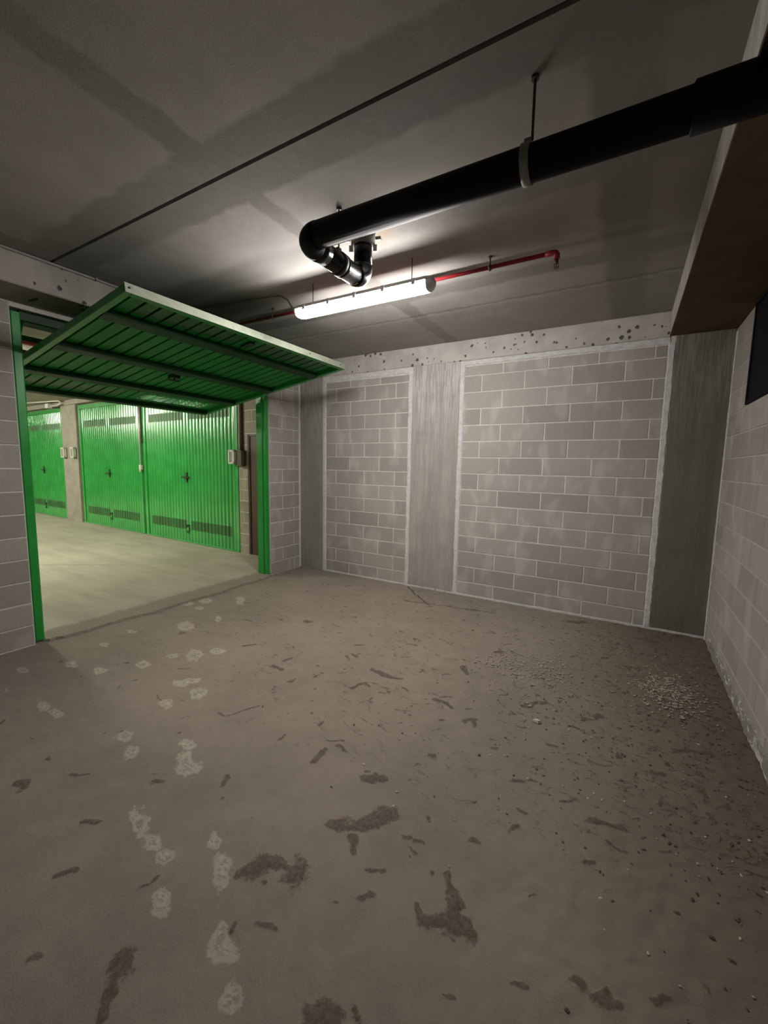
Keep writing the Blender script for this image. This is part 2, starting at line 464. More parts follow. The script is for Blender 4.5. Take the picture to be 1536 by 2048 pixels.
class MB:
    """collects faces in world coordinates; build() turns them into one mesh object"""
    def __init__(self):
        self.v, self.f, self.mi, self.uv, self.smooth = [], [], [], [], []

    def add(self, vs, fs, mi=0, uvs=None, smooth=False):
        k = len(self.v)
        self.v += [tuple(x) for x in vs]
        for i, f in enumerate(fs):
            self.f.append(tuple(k + j for j in f))
            self.mi.append(mi[i] if isinstance(mi, (list, tuple)) else mi)
            self.smooth.append(smooth)
        self.uv += list(uvs) if uvs else [(0, 0)] * len(vs)

    def box(self, a, b, mi=0):
        x0, x1 = sorted((a[0], b[0])); y0, y1 = sorted((a[1], b[1])); z0, z1 = sorted((a[2], b[2]))
        self.add([(x0, y0, z0), (x1, y0, z0), (x1, y1, z0), (x0, y1, z0), (x0, y0, z1), (x1, y0, z1), (x1, y1, z1), (x0, y1, z1)],
                 [(0, 3, 2, 1), (4, 5, 6, 7), (0, 1, 5, 4), (1, 2, 6, 5), (2, 3, 7, 6), (3, 0, 4, 7)], mi)

    def obox(self, o, ex, ey, ez, a, b, bev=0.0, mi=0):
        """box between a and b in the frame (o; ex, ey, ez), edges along ex chamfered by bev"""
        o = Vector(o)
        (x0, y0, z0), (x1, y1, z1) = a, b
        if bev > 0:
            prof = [(y0 + bev, z0), (y1 - bev, z0), (y1, z0 + bev), (y1, z1 - bev), (y1 - bev, z1), (y0 + bev, z1), (y0, z1 - bev), (y0, z0 + bev)]
        else:
            prof = [(y0, z0), (y1, z0), (y1, z1), (y0, z1)]
        n = len(prof)
        vs = [o + ex * x + ey * p[0] + ez * p[1] for x in (x0, x1) for p in prof]
        fs = [(i, (i + 1) % n, n + (i + 1) % n, n + i) for i in range(n)] + [tuple(range(n))[::-1], tuple(range(n, 2 * n))]
        self.add(vs, fs, mi)

    def tube(self, pts, r, segs=16, caps=True, mi=0):
        pts = [Vector(p) for p in pts]
        rs = r if isinstance(r, (list, tuple)) else [r] * len(pts)
        t0 = (pts[1] - pts[0]).normalized()
        ref = Vector((0, 0, 1)) if abs(t0.z) < 0.9 else Vector((1, 0, 0))
        nrm = t0.cross(ref).normalized()
        vs = []
        for i, p in enumerate(pts):
            if i == 0:
                t = pts[1] - pts[0]
            elif i == len(pts) - 1:
                t = pts[-1] - pts[-2]
            else:
                t = (pts[i + 1] - p).normalized() + (p - pts[i - 1]).normalized()
            if t.length < 1e-6:
                t = t0
            t = t.normalized()
            nrm = (nrm - t * nrm.dot(t)).normalized()
            bn = t.cross(nrm)
            for k in range(segs):
                a = 2 * math.pi * k / segs
                vs.append(p + (nrm * math.cos(a) + bn * math.sin(a)) * rs[i])
        fs = []
        for i in range(len(pts) - 1):
            for k in range(segs):
                k2 = (k + 1) % segs
                fs.append((i * segs + k, i * segs + k2, (i + 1) * segs + k2, (i + 1) * segs + k))
        self.add(vs, fs, mi, smooth=True)
        if caps:
            b = len(self.v) - len(vs)
            self.f.append(tuple(b + k for k in range(segs))[::-1]); self.mi.append(mi); self.smooth.append(False)
            e = b + (len(pts) - 1) * segs
            self.f.append(tuple(e + k for k in range(segs))); self.mi.append(mi); self.smooth.append(False)

    def mesh(self, name, off=(0, 0, 0)):
        me = bpy.data.meshes.new(name)
        off = Vector(off)
        me.from_pydata([Vector(v) - off for v in self.v], [], self.f)
        me.polygons.foreach_set('material_index', self.mi)
        me.polygons.foreach_set('use_smooth', self.smooth)
        ul = me.uv_layers.new(name='UVMap')
        idx = np.empty(len(me.loops), dtype=np.int32)
        me.loops.foreach_get('vertex_index', idx)
        ul.data.foreach_set('uv', np.array(self.uv, dtype=np.float32)[idx].ravel())
        me.update()
        return me

    def fix(self, me):
        bm = bmesh.new()
        bm.from_mesh(me)
        bmesh.ops.recalc_face_normals(bm, faces=bm.faces)
        bm.to_mesh(me)
        bm.free()

    def build(self, name, mat, parent=None, at=None, fix=True):
        """mesh object; its origin at `at` (world), or at the parent's origin"""
        if at is None:
            at = world_loc(parent) if parent is not None else Vector((0, 0, 0))
        at = Vector(at)
        me = self.mesh(name, at)
        if fix:
            self.fix(me)
        base = world_loc(parent) if parent is not None else Vector((0, 0, 0))
        return link(name, me, mat, parent, at - base)


def world_loc(o):
    p = Vector((0, 0, 0))
    while o is not None:
        p = p + o.location
        o = o.parent
    return p


def arc(c, a, b, r, n=8):
    """quarter bend centred on c, from direction a to direction b"""
    c, a, b = Vector(c), Vector(a), Vector(b)
    return [c + (a * math.cos(t) + b * math.sin(t)) * r for t in [i / n * math.pi / 2 for i in range(n + 1)]]


X, Y, Z = Vector((1, 0, 0)), Vector((0, 1, 0)), Vector((0, 0, 1))

# ------------------------------------------------------------------ block walls
_blocks = {}
def block_mesh(L, H, mat):
    L, H = round(L, 3), round(H, 3)
    key = (L, H, mat)
    if key not in _blocks:
        x, z, c, d = L / 2, H / 2, 0.0035, 0.03
        v = []
        for (px, pz, py) in ((x, z, -d), (x, z, -c), (x - c, z - c, 0)):
            v += [(-px, py, -pz), (px, py, -pz), (px, py, pz), (-px, py, pz)]
        f = [(8, 11, 10, 9)]
        for a in (0, 4):
            for i in range(4):
                j = (i + 1) % 4
                f.append((a + i, a + 4 + i, a + 4 + j, a + j))
        me = bpy.data.meshes.new('concrete_block')
        me.from_pydata(v, [], f)
        me.materials.append(MAT[mat])
        me.update()
        _blocks[key] = me
    return _blocks[key]


ROW0 = 1.785     # height of the bed joint at about eye level
def lay_blocks(wall, origin, udir, nrm, u0, u1, z0, z1, offs, L=0.505, mat='block', skip=(), vj=0.012):
    """courses of 0.2 m; offs[parity] is where a vertical joint stands; stays inside u0..u1, z0..z1"""
    origin, udir, nrm = Vector(origin), Vector(udir), Vector(nrm)
    ang = math.atan2(-nrm.x, nrm.y)
    base = world_loc(wall)
    for i in range(-9, 8):
        za, zb = max(ROW0 + 0.2 * i, z0), min(ROW0 + 0.2 * (i + 1), z1)
        if zb - za < 0.04:
            continue
        o = offs[i % 2]
        k = math.floor((u0 - o) / L)
        u = o + k * L
        while u < u1 - 0.005:
            a, b = max(u, u0), min(u + L, u1)
            u += L
            pieces = [(a, b)]
            for (sa, sb, sza, szb) in skip:
                if zb > sza + 0.02 and za < szb - 0.02:
                    nxt = []
                    for (p, q) in pieces:
                        if q <= sa or p >= sb:
                            nxt.append((p, q))
                        else:
                            if p < sa: nxt.append((p, sa))
                            if q > sb: nxt.append((sb, q))
                    pieces = nxt
            for (p, q) in pieces:
                if q - p < 0.035:
                    continue
                me = block_mesh(q - p - vj, zb - za - 0.011, mat)
                ob = bpy.data.objects.new('concrete_block', me)
                COL.objects.link(ob)
                ob.parent = wall
                pt = origin + udir * ((p + q) / 2) + nrm * random.uniform(-0.0012, 0.0012)
                pt.z = (za + zb) / 2
                ob.location = pt - base
                ob.rotation_euler = (random.uniform(-.003, .003), random.uniform(-.003, .003), ang + random.uniform(-.002, .002))


def strip(wall, origin, udir, nrm, a, b, width, mat='plaster', thick=0.006, jit=0.35, seed=1):
    """ragged smear of mortar from a to b (u, z pairs), proud of the wall"""
    rnd = random.Random(seed)
    origin, udir, nrm = Vector(origin), Vector(udir), Vector(nrm)
    du, dz = b[0] - a[0], b[1] - a[1]
    L = math.hypot(du, dz)
    n = max(4, int(L / 0.035))
    pu, pz = -dz / L, du / L
    vs, fs = [], []
    wl = wr = width / 2
    for i in range(n + 1):
        t = i / n
        wl += (width / 2 * (1 + rnd.uniform(-jit, jit)) - wl) * 0.6
        wr += (width / 2 * (1 + rnd.uniform(-jit, jit)) - wr) * 0.6
        for (s, h) in ((-wl, -0.004), (-wl * 0.75, thick * rnd.uniform(.6, 1)), (wr * 0.75, thick * rnd.uniform(.6, 1)), (wr, -0.004)):
            p = origin + udir * (a[0] + du * t + pu * s) + nrm * h
            p.z = a[1] + dz * t + pz * s
            vs.append(p)
    for i in range(n):
        for k in range(3):
            fs.append((i * 4 + k, i * 4 + k + 1, i * 4 + 5 + k, i * 4 + 4 + k))
    m = MB()
    m.add(vs, fs)
    o = m.build('mortar_strip', mat, wall, fix=False)
    me = o.data
    if me.polygons[1].normal.dot(nrm) < 0:
        me.flip_normals()
    return o


CEIL = 3.22
XL, XR = -4.521, 0.78
YREAR = -8.4  # unseen rear end, set far back to lessen bounce light

# ---- back wall
m = MB(); m.box((XL - 0.2, 0.004, -0.1), (XR + 0.25, 0.22, CEIL))
wb = structure(m.build('wall_back', 'mortar'))
NB = (0, -1, 0)
lay_blocks(wb, (0, 0, 0), X, NB, -1.835, 0.262, 0.0, 2.905, (-1.611, -1.359))
lay_blocks(wb, (0, 0, 0), X, NB, -4.005, -2.598, 0.0, 2.885, (-3.812, -3.561))
def column(wall, x0, x1, z1, y, mat):
    mm = MB(); mm.obox((0, 0, 0), Z, X, Y, (0, x0, y), (z1, x1, 0.03), 0.006)
    return mm.build('concrete_column', mat, wall)
column(wb, XL, -4.066, 2.975, 0.0005, 'column_grey')
column(wb, -2.552, -1.89, 2.975, -0.004, 'column')
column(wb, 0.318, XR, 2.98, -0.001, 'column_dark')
m = MB(); m.obox((0, 0, 0), X, Y, Z, (-4.06, -0.014, 2.972), (0.262, 0.03, CEIL), 0.008)
m.build('concrete_beam', 'beam', wb)
for i, (a, b, wd) in enumerate([((-4.035, 0.0), (-4.035, 2.90), 0.055), ((-2.578, 0.0), (-2.578, 2.93), 0.062), ((-1.862, 0.0), (-1.862, 2.95), 0.060),
                                ((0.290, 0.0), (0.290, 2.93), 0.058), ((-4.03, 2.925), (-2.56, 2.925), 0.065), ((-1.87, 2.94), (0.27, 2.945), 0.06),
                                ((-4.05, 0.008), (0.78, 0.008), 0.03)]):
    strip(wb, (0, 0, 0), X, NB, a, b, wd, seed=i + 3)

# ---- left wall (door opening between Y = -3.55 and -0.66)
YO0, YO1, ZO = -3.55, -0.662, 2.93
m = MB()
m.box((XL - 0.004, YO1, -0.1), (XL - 0.2, 0.004, 2.97))
m.box((XL - 0.004, YREAR, -0.1), (XL - 0.2, YO0, 2.97))
m.box((XL - 0.004, YO0, ZO), (XL - 0.2, YO1, 2.97))
wl = structure(m.build('wall_left', 'mortar'))
lay_blocks(wl, (XL, 0, 0), Y, (1, 0, 0), YO1, -0.03, 0.0, 2.965, (-0.40, -0.157))
lay_blocks(wl, (XL, 0, 0), Y, (1, 0, 0), -5.1, YO0, 0.0, 2.965, (-3.80, -4.05))
strip(wl, (XL, 0, 0), Y, (1, 0, 0), (-0.014, 0), (-0.014, 2.95), 0.03, seed=31)
m = MB(); m.obox((0, 0, 0), Y, X, Z, (YREAR, XL - 0.2, 2.972), (0.0, -4.062, CEIL), 0.008)
m.build('concrete_beam', 'beam_left', wl)

# ---- right wall
m = MB(); m.box((XR + 0.004, YREAR, -0.1), (XR + 0.22, 0.0, 2.98))
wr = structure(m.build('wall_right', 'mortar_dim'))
PY0, PY1, PZ0, PZ1 = -2.1, -0.70, 2.20, 2.975
lay_blocks(wr, (XR, 0, 0), Y, (-1, 0, 0), -5.1, -0.005, 0.0, 2.975, (-0.32, -0.07), skip=[(PY0, PY1, PZ0, PZ1)], vj=0.006)
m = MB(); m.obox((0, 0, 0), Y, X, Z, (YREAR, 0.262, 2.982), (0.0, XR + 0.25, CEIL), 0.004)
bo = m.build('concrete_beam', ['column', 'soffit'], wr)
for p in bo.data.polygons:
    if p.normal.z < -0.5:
        p.material_index = 1  # downward faces get the painted-in darkness of the unlit underside
strip(wr, (XR, 0, 0), Y, (-1, 0, 0), (-4.6, 0.055), (-0.25, 0.05), 0.13, mat='salt', thick=0.012, seed=44)
strip(wr, (XR, 0, 0), Y, (-1, 0, 0), (-0.02, 0.0), (-0.02, 2.95), 0.045, seed=45)
m = MB(); m.box((XL - 0.2, YREAR, -0.1), (XR + 0.25, YREAR - 0.2, CEIL))
structure(m.build('wall_rear', 'rear'))

# window opening high in the right wall, shut with a dark panel
m = MB()
for a, b in (((PY0, PZ0), (PY1, PZ0 + 0.03)), ((PY0, PZ1 - 0.03), (PY1, PZ1)), ((PY0, PZ0), (PY0 + 0.03, PZ1)), ((PY1 - 0.03, PZ0), (PY1, PZ1))):
    m.box((XR - 0.012, a[0], a[1]), (XR + 0.02, b[0], b[1]))
wn = structure(m.build('window_1', 'dark_panel', at=(XR, (PY0 + PY1) / 2, PZ0)))
for k in range(2):
    ya = PY0 + 0.03 + k * (PY1 - PY0 - 0.06) / 2
    m = MB(); m.box((XR - 0.002, ya + 0.004, PZ0 + 0.03), (XR + 0.01, ya + (PY1 - PY0 - 0.06) / 2 - 0.004, PZ1 - 0.03))
    m.build('panel', 'dark_panel', wn)

# ---- ceiling: two cast slabs with an open joint between them
m = MB(); m.box((XL - 0.2, YREAR, CEIL + 0.05), (XR + 0.25, 0.2, CEIL + 0.2))
ce = structure(m.build('ceiling', 'joint_dark'))
for (a, b) in ((-3.408, 0.2), (YREAR, -3.432)):
    m = MB(); m.box((XL - 0.2, a, CEIL), (XR + 0.25, b, CEIL + 0.05))
    m.build('ceiling_slab', 'ceiling', ce)

# ------------------------------------------------------------------ floor
DARK= [(-1.1, -3.66, 0.024, -1.03, -3.63, 0.047), (-0.96, -3.6, 0.042, -0.88, -3.48, 0.048), (-0.95, -3.65, 0.016, -0.9, -3.72, 0.017), (-1.26, -4.05, 0.02, -1.2, -3.99, 0.045), (-1.21, -3.99, 0.041, -1.11, -3.91, 0.021), (-1.06, -3.9, 0.054, -1.06, -3.93, 0.053), (-0.53, -3.59, 0.017, -0.45, -3.69, 0.031), (-0.45, -3.69, 0.035, -0.45, -3.76, 0.034), (-0.54, -3.82, 0.026, -0.39, -3.75, 0.033), (-0.58, -3.78, 0.012, -0.54, -3.82, 0.015), (-0.44, -3.79, 0.037, -0.37, -3.77, 0.036), (-1.34, -4.46, 0.043, -1.32, -4.47, 0.042), (-1.32, -4.48, 0.029, -1.27, -4.57, 0.024), (-0.02, -3.01, 0.022, 0.1, -2.99, 0.021), (-0.75, -3.83, 0.02, -0.76, -3.87, 0.015), (-1.11, -3.35, 0.024, -1.03, -3.28, 0.03), (-1.73, -3.71, 0.021, -1.7, -3.77, 0.015), (-1.42, -3.27, 0.018, -1.42, -3.39, 0.017), (-1.09, -2.43, 0.018, -0.94, -2.46, 0.028), (-2.43, -2.7, 0.021, -2.33, -2.71, 0.024), (-2.4, -2.59, 0.017, -2.39, -2.52, 0.017), (-1.98, -2.19, 0.022, -1.91, -2.21, 0.022), (-1.69, -2.32, 0.025, -1.54, -2.33, 0.032), (-1.54, -2.33, 0.024, -1.42, -2.31, 0.016), (-2.87, -1.78, 0.021, -2.8, -1.79, 0.026), (-0.41, -2.92, 0.022, -0.38, -2.91, 0.019), (-0.88, -2.99, 0.018, -0.87, -2.99, 0.02), (-0.43, -0.23, 0.045, -0.31, -0.18, 0.039), (-2.2, -3.34, 0.01, -2.09, -3.18, 0.014), (-1.59, -3.12, 0.013, -1.6, -3.06, 0.013), (-1.88, -4.43, 0.016, -1.84, -4.37, 0.014), (-2.06, -4.27, 0.011, -2.01, -4.21, 0.014), (-2.61, -4.29, 0.026, -2.55, -4.3, 0.025), (-1.62, -4.61, 0.017, -1.61, -4.59, 0.017), (-0.69, -4.23, 0.039, -0.66, -4.22, 0.036), (-0.04, -3.72, 0.017, -0.02, -3.73, 0.02), (0.02, -3.75, 0.016, 0.1, -3.73, 0.016), (-2.04, -4.24, 0.009, -1.99, -4.2, 0.009), (-0.39, -2.06, 0.022, -0.52, -2.2, 0.021), (-0.57, -2.35, 0.017, -0.56, -2.36, 0.017), (-0.07, -2.07, 0.017, -0.01, -2.02, 0.021), (0.07, -2.41, 0.018, 0.09, -2.42, 0.015), (-0.71, -3.53, 0.011, -0.68, -3.53, 0.009), (-0.58, -3.62, 0.015, -0.58, -3.62, 0.015), (-0.03, -3.24, 0.011, 0.01, -3.23, 0.009), (0.31, -2.34, 0.02, 0.32, -2.36, 0.02), (0.5, -2.88, 0.016, 0.51, -2.88, 0.013), (0.52, -2.58, 0.015, 0.54, -2.58, 0.013), (0.39, -2.16, 0.025, 0.54, -2.11, 0.021), (0.23, -2.46, 0.017, 0.28, -2.45, 0.017), (-0.9, -1.44, 0.037, -0.85, -1.45, 0.032), (-1.7, -3.36, 0.009, -1.7, -3.3, 0.009), (-1.69, -2.64, 0.015, -1.63, -2.52, 0.023), (-2.03, -2.23, 0.013, -1.94, -2.28, 0.013), (-1.07, -1.83, 0.021, -1.02, -1.95, 0.021), (-0.71, -3.38, 0.012, -0.7, -3.41, 0.01), (-1.55, -4.28, 0.012, -1.52, -4.22, 0.01), (-2.93, -2.56, 0.018, -2.87, -2.49, 0.018)]
PALE= [(-3.779, -2.568, 0.076, 0.049, -0.122, 0.083), (-3.146, -2.913, 0.072, 0.046, -0.105, 0.074), (-3.042, -2.752, 0.059, 0.038, -0.051, 0.04), (-3.335, -3.249, 0.048, 0.03, -0.069, 0.04), (-3.275, -3.029, 0.05, 0.032, -0.053, 0.034), (-2.819, -3.271, 0.057, 0.036, -0.047, 0.031), (-2.773, -3.198, 0.045, 0.028, -0.04, 0.028), (-2.58, -3.285, 0.043, 0.027, -0.072, 0.052), (-2.645, -3.491, 0.04, 0.025, -0.07, 0.044), (-3.309, -3.942, 0.045, 0.028, -0.085, 0.032), (-3.154, -3.92, 0.041, 0.026, -0.06, 0.024), (-2.535, -3.83, 0.056, 0.035, -0.059, 0.031), (-2.36, -3.889, 0.039, 0.024, -0.061, 0.033), (-2.139, -3.681, 0.037, 0.023, -0.057, 0.039), (-1.992, -3.774, 0.061, 0.038, -0.087, 0.06), (-1.841, -4.11, 0.035, 0.022, -0.098, 0.055), (-1.674, -4.144, 0.045, 0.027, -0.038, 0.023), (-1.569, -4.155, 0.036, 0.022, -0.044, 0.028), (-1.478, -3.996, 0.034, 0.021, -0.039, 0.03), (-1.339, -4.074, 0.039, 0.024, -0.068, 0.053), (-1.425, -4.277, 0.042, 0.026, -0.051, 0.031), (-1.095, -4.234, 0.045, 0.027, -0.053, 0.043), (-0.955, -4.334, 0.035, 0.021, -0.048, 0.04), (-3.975, -1.714, 0.05, 0.033, -0.123, 0.105), (-4.315, -1.939, 0.06, 0.039, -0.082, 0.061), (-4.098, -2.927, 0.048, 0.031, -0.05, 0.027), (-4.416, -2.116, 0.058, 0.038, -0.082, 0.056), (-4.142, -2.145, 0.038, 0.025, -0.059, 0.043), (-3.692, -2.245, 0.036, 0.023, -0.075, 0.058), (-4.002, -3.245, 0.045, 0.029, -0.057, 0.027), (-3.85, -3.546, 0.048, 0.03, -0.08, 0.034), (-4.051, -3.823, 0.046, 0.029, -0.06, 0.02), (-3.527, -3.491, 0.053, 0.033, -0.053, 0.025), (-3.78, -4.0, 0.015, 0.009, -0.025, 0.008), (-4.619, -2.207, 0.049, 0.032, -0.069, 0.044)]


def vnoise(x, y, s, seed):
    r = np.random.RandomState(seed)
    g = r.rand(256, 256).astype(np.float32)
    xs, ys = x * s + 1000, y * s + 1000
    xi, yi = np.floor(xs).astype(int), np.floor(ys).astype(int)
    fx, fy = xs - xi, ys - yi
    fx = fx * fx * (3 - 2 * fx); fy = fy * fy * (3 - 2 * fy)
    a = g[xi % 256, yi % 256]; b = g[(xi + 1) % 256, yi % 256]
    c = g[xi % 256, (yi + 1) % 256]; d = g[(xi + 1) % 256, (yi + 1) % 256]
    return (a * (1 - fx) + b * fx) * (1 - fy) + (c * (1 - fx) + d * fx) * fy


def build_floor():
    xs = np.arange(-4.58, XR + 0.012, 0.011)
    ys = np.concatenate([np.linspace(YREAR, -4.72, 60), np.arange(-4.71, 0.012, 0.011)])
    nx, ny = len(xs), len(ys)
    gx, gy = np.meshgrid(xs, ys)
    gx, gy = gx.ravel(), gy.ravel()
    dark = np.zeros_like(gx)
    rs = np.random.RandomState(21)
    small = []
    wx = gx + (vnoise(gx, gy, 11, 31) - 0.5) * 0.045 + (vnoise(gx, gy, 34, 32) - 0.5) * 0.016
    wy = gy + (vnoise(gx, gy, 11, 33) - 0.5) * 0.045 + (vnoise(gx, gy, 34, 34) - 0.5) * 0.016
    while len(small) < 330:
        x, y = rs.uniform(-3.6, XR), rs.uniform(-4.2, -0.1)
        if rs.rand() > 0.25 + 0.75 * math.exp(-((x + 0.6) / 1.4) ** 2 - ((y + 1.9) / 1.3) ** 2):
            continue
        a = rs.uniform(-0.6, 1.0) if rs.rand() < 0.75 else rs.uniform(0, 3.14)
        L = 0.01 + 0.075 * rs.rand() ** 2.2
        r = rs.uniform(0.006, 0.014)
        small.append((x, y, r, x + L * math.cos(a), y + L * math.sin(a), r * rs.uniform(0.5, 1.3)))
    for (ax, ay, ra, bx, by, rb) in small:
        sel = np.nonzero((np.abs(gx - ax) < 0.16) & (np.abs(gy - ay) < 0.16))[0]
        dx, dy = bx - ax, by - ay
        t = np.clip(((wx[sel] - ax) * dx + (wy[sel] - ay) * dy) / (dx * dx + dy * dy), 0, 1)
        d = np.hypot(wx[sel] - ax - t * dx, wy[sel] - ay - t * dy)
        dark[sel] = np.maximum(dark[sel], np.clip(0.92 - 0.45 * d / (ra + (rb - ra) * t), 0, 1))
    for (ax, ay, ra, bx, by, rb) in DARK:
        dx, dy = bx - ax, by - ay
        L2 = max(dx * dx + dy * dy, 1e-9)
        t = np.clip(((wx - ax) * dx + (wy - ay) * dy) / L2, 0, 1)
        d = np.hypot(wx - ax - t * dx, wy - ay - t * dy)
        r = ra + (rb - ra) * t
        dark = np.maximum(dark, np.clip(1.0 - 0.5 * d / r, 0, 1))
    pale = np.zeros_like(gx)
    for (cx, cy, hx, hy, vx, vy) in PALE:
        det = hx * vy - hy * vx
        px, py = wx - cx, wy - cy
        a = (px * vy - py * vx) / det
        b = (hx * py - hy * px) / det
        pale = np.maximum(pale, np.clip(1.0 - 0.5 * np.hypot(a, b), 0, 1))
    pale *= 0.86
    h = (vnoise(gx, gy, 3, 1) - 0.5) * 0.006 + (vnoise(gx, gy, 14, 2) - 0.5) * 0.003 + (vnoise(gx, gy, 40, 3) - 0.5) * 0.002
    rough = np.clip((gx + 1.0) / 1.2, 0, 1)
    h += rough * (vnoise(gx, gy, 24, 4) - 0.5) * 0.007
    h += np.clip((dark - 0.5) * 2, 0, 1) * (0.002 + 0.005 * vnoise(gx, gy, 50, 5))
    h -= 0.004
    vs = np.stack([gx, gy, h], 1).astype(np.float32)
    i = (np.arange(ny - 1)[:, None] * nx + np.arange(nx - 1)[None, :]).ravel()
    fs = np.stack([i, i + 1, i + nx + 1, i + nx], 1).astype(np.int32)
    me = bpy.data.meshes.new('floor')
    me.vertices.add(len(vs)); me.vertices.foreach_set('co', vs.ravel())
    me.loops.add(fs.size); me.loops.foreach_set('vertex_index', fs.ravel())
    me.polygons.add(len(fs))
    me.polygons.foreach_set('loop_start', np.arange(0, fs.size, 4, dtype=np.int32))
    me.polygons.foreach_set('loop_total', np.full(len(fs), 4, dtype=np.int32))
    me.polygons.foreach_set('use_smooth', np.ones(len(fs), dtype=bool))
    for nm, a in (('dark', dark), ('pale', pale)):
        at = me.attributes.new(nm, 'FLOAT', 'POINT')
        at.data.foreach_set('value', a.astype(np.float32))
    me.update(); me.validate()
    return structure(link('floor', me, 'floor'))
build_floor()

# ------------------------------------------------------------------ the lane outside
m = MB()
rnd = random.Random(5)
edge = [(-4.43 - 0.05 * (i / 60) ** 3 - 0.09 * (i / 60) ** 14 - 0.09 * (1 - i / 60) ** 14 + 0.015 * math.sin(i * 0.37) + rnd.uniform(-0.014, 0.014), -0.668 - i * (2.876 / 60)) for i in range(61)]
top = [(-20, -0.66)] + [(-20, -3.56)]
n = len(edge)
vs = [(x, y, 0.016) for x, y in edge] + [(-4.74, y, 0.018) for x, y in edge] + [(x + 0.02, y, -0.03) for x, y in edge]
m.add(vs, [(i, i + 1, n + i + 1, n + i) for i in range(n - 1)] + [(2 * n + i, 2 * n + i + 1, i + 1, i) for i in range(n - 1)])
m.box((-4.74, -9.0, -0.1), (-25, 1.6, 0.018))
structure(m.build('floor_lane', 'lane_floor'))
m = MB(); m.box((XL - 0.2, -9.0, CEIL), (-25, 1.6, CEIL + 0.2))
structure(m.build('ceiling_lane', 'lane_wall'))
m = MB(); m.box((-24.0, -9.0, 0), (-24.2, 1.6, CEIL))
structure(m.build('wall_lane_end', 'lane_wall'))
m = MB(); m.box((XL - 0.2, -9.0, 0), (-24.2, -9.2, CEIL))
structure(m.build('wall_lane_side', 'lane_wall'))
m = MB(); m.box((XL - 0.2, -9.0, 0), (XL, YREAR - 0.2, CEIL))
structure(m.build('wall_lane_return', 'lane_wall'))

F0 = Vector((-6.07, 0.09, 0))
FU = Vector((-1, 0.044, 0)).normalized()
FN = Vector((-0.044, -1, 0)).normalized()
def F(s, d, z):
    return F0 + FU * s + FN * d + Z * z
m = MB(); m.obox(F0, FU, FN, Z, (-1.45, -0.30, 0), (18.2, -0.06, CEIL))
wf = structure(m.build('wall_lane', 'lane_wall'))
BD0, BD1, BDZ = -1.18, -0.25, 2.17          # brown door
lay_blocks(wf, F0, FU, FN, -1.34, -0.005, 0.02, 3.21, (-0.62, -0.37), mat='lane_block', skip=[(BD0, BD1, -0.1, BDZ)])
m = MB(); m.obox(F0, FU, FN, Z, (-1.34, -0.065, 0), (BD0, -0.004, 3.21)); m.obox(F0, FU, FN, Z, (BD1, -0.065, 0), (-0.002, -0.004, 3.21))
m.obox(F0, FU, FN, Z, (BD0, -0.065, BDZ), (BD1, -0.004, 3.21))
m.build('mortar_bed', 'mortar', wf)
m = MB(); m.obox(F0, Z, FU, FN, (0, 6.42, -0.06), (3.16, 7.32, 0.05), 0.012)
m.build('concrete_column', 'lane_wall', wf)
m = MB(); m.obox(F0, FU, FN, Z, (-1.34, -0.06, 3.10), (18.1, 0.10, CEIL), 0.01)
m.build('concrete_beam', 'lane_wall', wf)

# brown door
m = MB(); m.obox(F0, FU, FN, Z, (BD0 + 0.03, -0.055, 0.03), (BD1 - 0.03, -0.03, BDZ - 0.03))
bd = structure(m.build('door_1', 'brown_door', at=F(BD1, -0.05, 0)), 'brown flat door leaf in the lane wall beside the green post')
m = MB()
for a, b in (((BD0, 0.02), (BD0 + 0.035, BDZ)), ((BD1 - 0.035, 0.02), (BD1, BDZ)), ((BD0, BDZ - 0.035), (BD1, BDZ))):
    m.obox(F0, FU, FN, Z, (a[0], -0.06, a[1]), (b[0], -0.015, b[1]))
m.build('leaf_frame', 'brown_door', bd)

# ------------------------------------------------------------------ corrugated sheet
def corrugated(mb, o, ew, el, en, w0, w1, l0, l1, period=0.10, depth=0.013, mi=0, prof=None):
    """sheet in the plane (ew, el): ribs run along el, profile varies along ew, grooves sink along -en"""
    o = Vector(o)
    smooth = prof is None
    prof = prof or [(0, -0.14), (0.10, -0.04), (0.20, 0), (0.44, 0), (0.54, -0.04), (0.64, -0.14), (0.70, -1), (0.94, -1), (1.0, -0.14)]
    pts = [(w0, None)]
    k = math.floor(w0 / period)
    def hgt(w):
        t = (w / period) % 1.0
        for (a, ha), (b, hb) in zip(prof, prof[1:]):
            if a <= t <= b:
                return (ha + (hb - ha) * (t - a) / (b - a)) * depth
        return 0
    ws = [w0]
    while True:
        for p, _ in prof[:-1]:
            x = (k + p) * period
            if w0 + 1e-4 < x < w1 - 1e-4:
                ws.append(x)
        k += 1
        if k * period > w1:
            break
    ws.append(w1)
    vs, uv = [], []
    for wv in ws:
        h = hgt(wv)
        for l in (l0, l1):
            vs.append(o + ew * wv + el * l + en * h)
            uv.append((wv, l))
    flip = (ew.cross(el)).dot(en) < 0
    fs = [(2 * i, 2 * i + 2, 2 * i + 3, 2 * i + 1) for i in range(len(ws) - 1)]
    if flip:
        fs = [f[::-1] for f in fs]
    mb.add(vs, fs, mi, uv, smooth=smooth)


def cross_handle(parent, o, ew, el, en, s=1.0):
    m = MB()
    m.obox(o, ew, el, en, (-0.020 * s, -0.10 * s, 0.0), (0.020 * s, 0.10 * s, 0.012))
    m.obox(o, ew, el, en, (-0.12 * s, -0.014, 0.03), (0.12 * s, 0.014, 0.048))
    m.tube([Vector(o) + en * 0.0, Vector(o) + en * 0.04], 0.012, 8)
    h = m.build('handle', 'lock', parent)
    return h


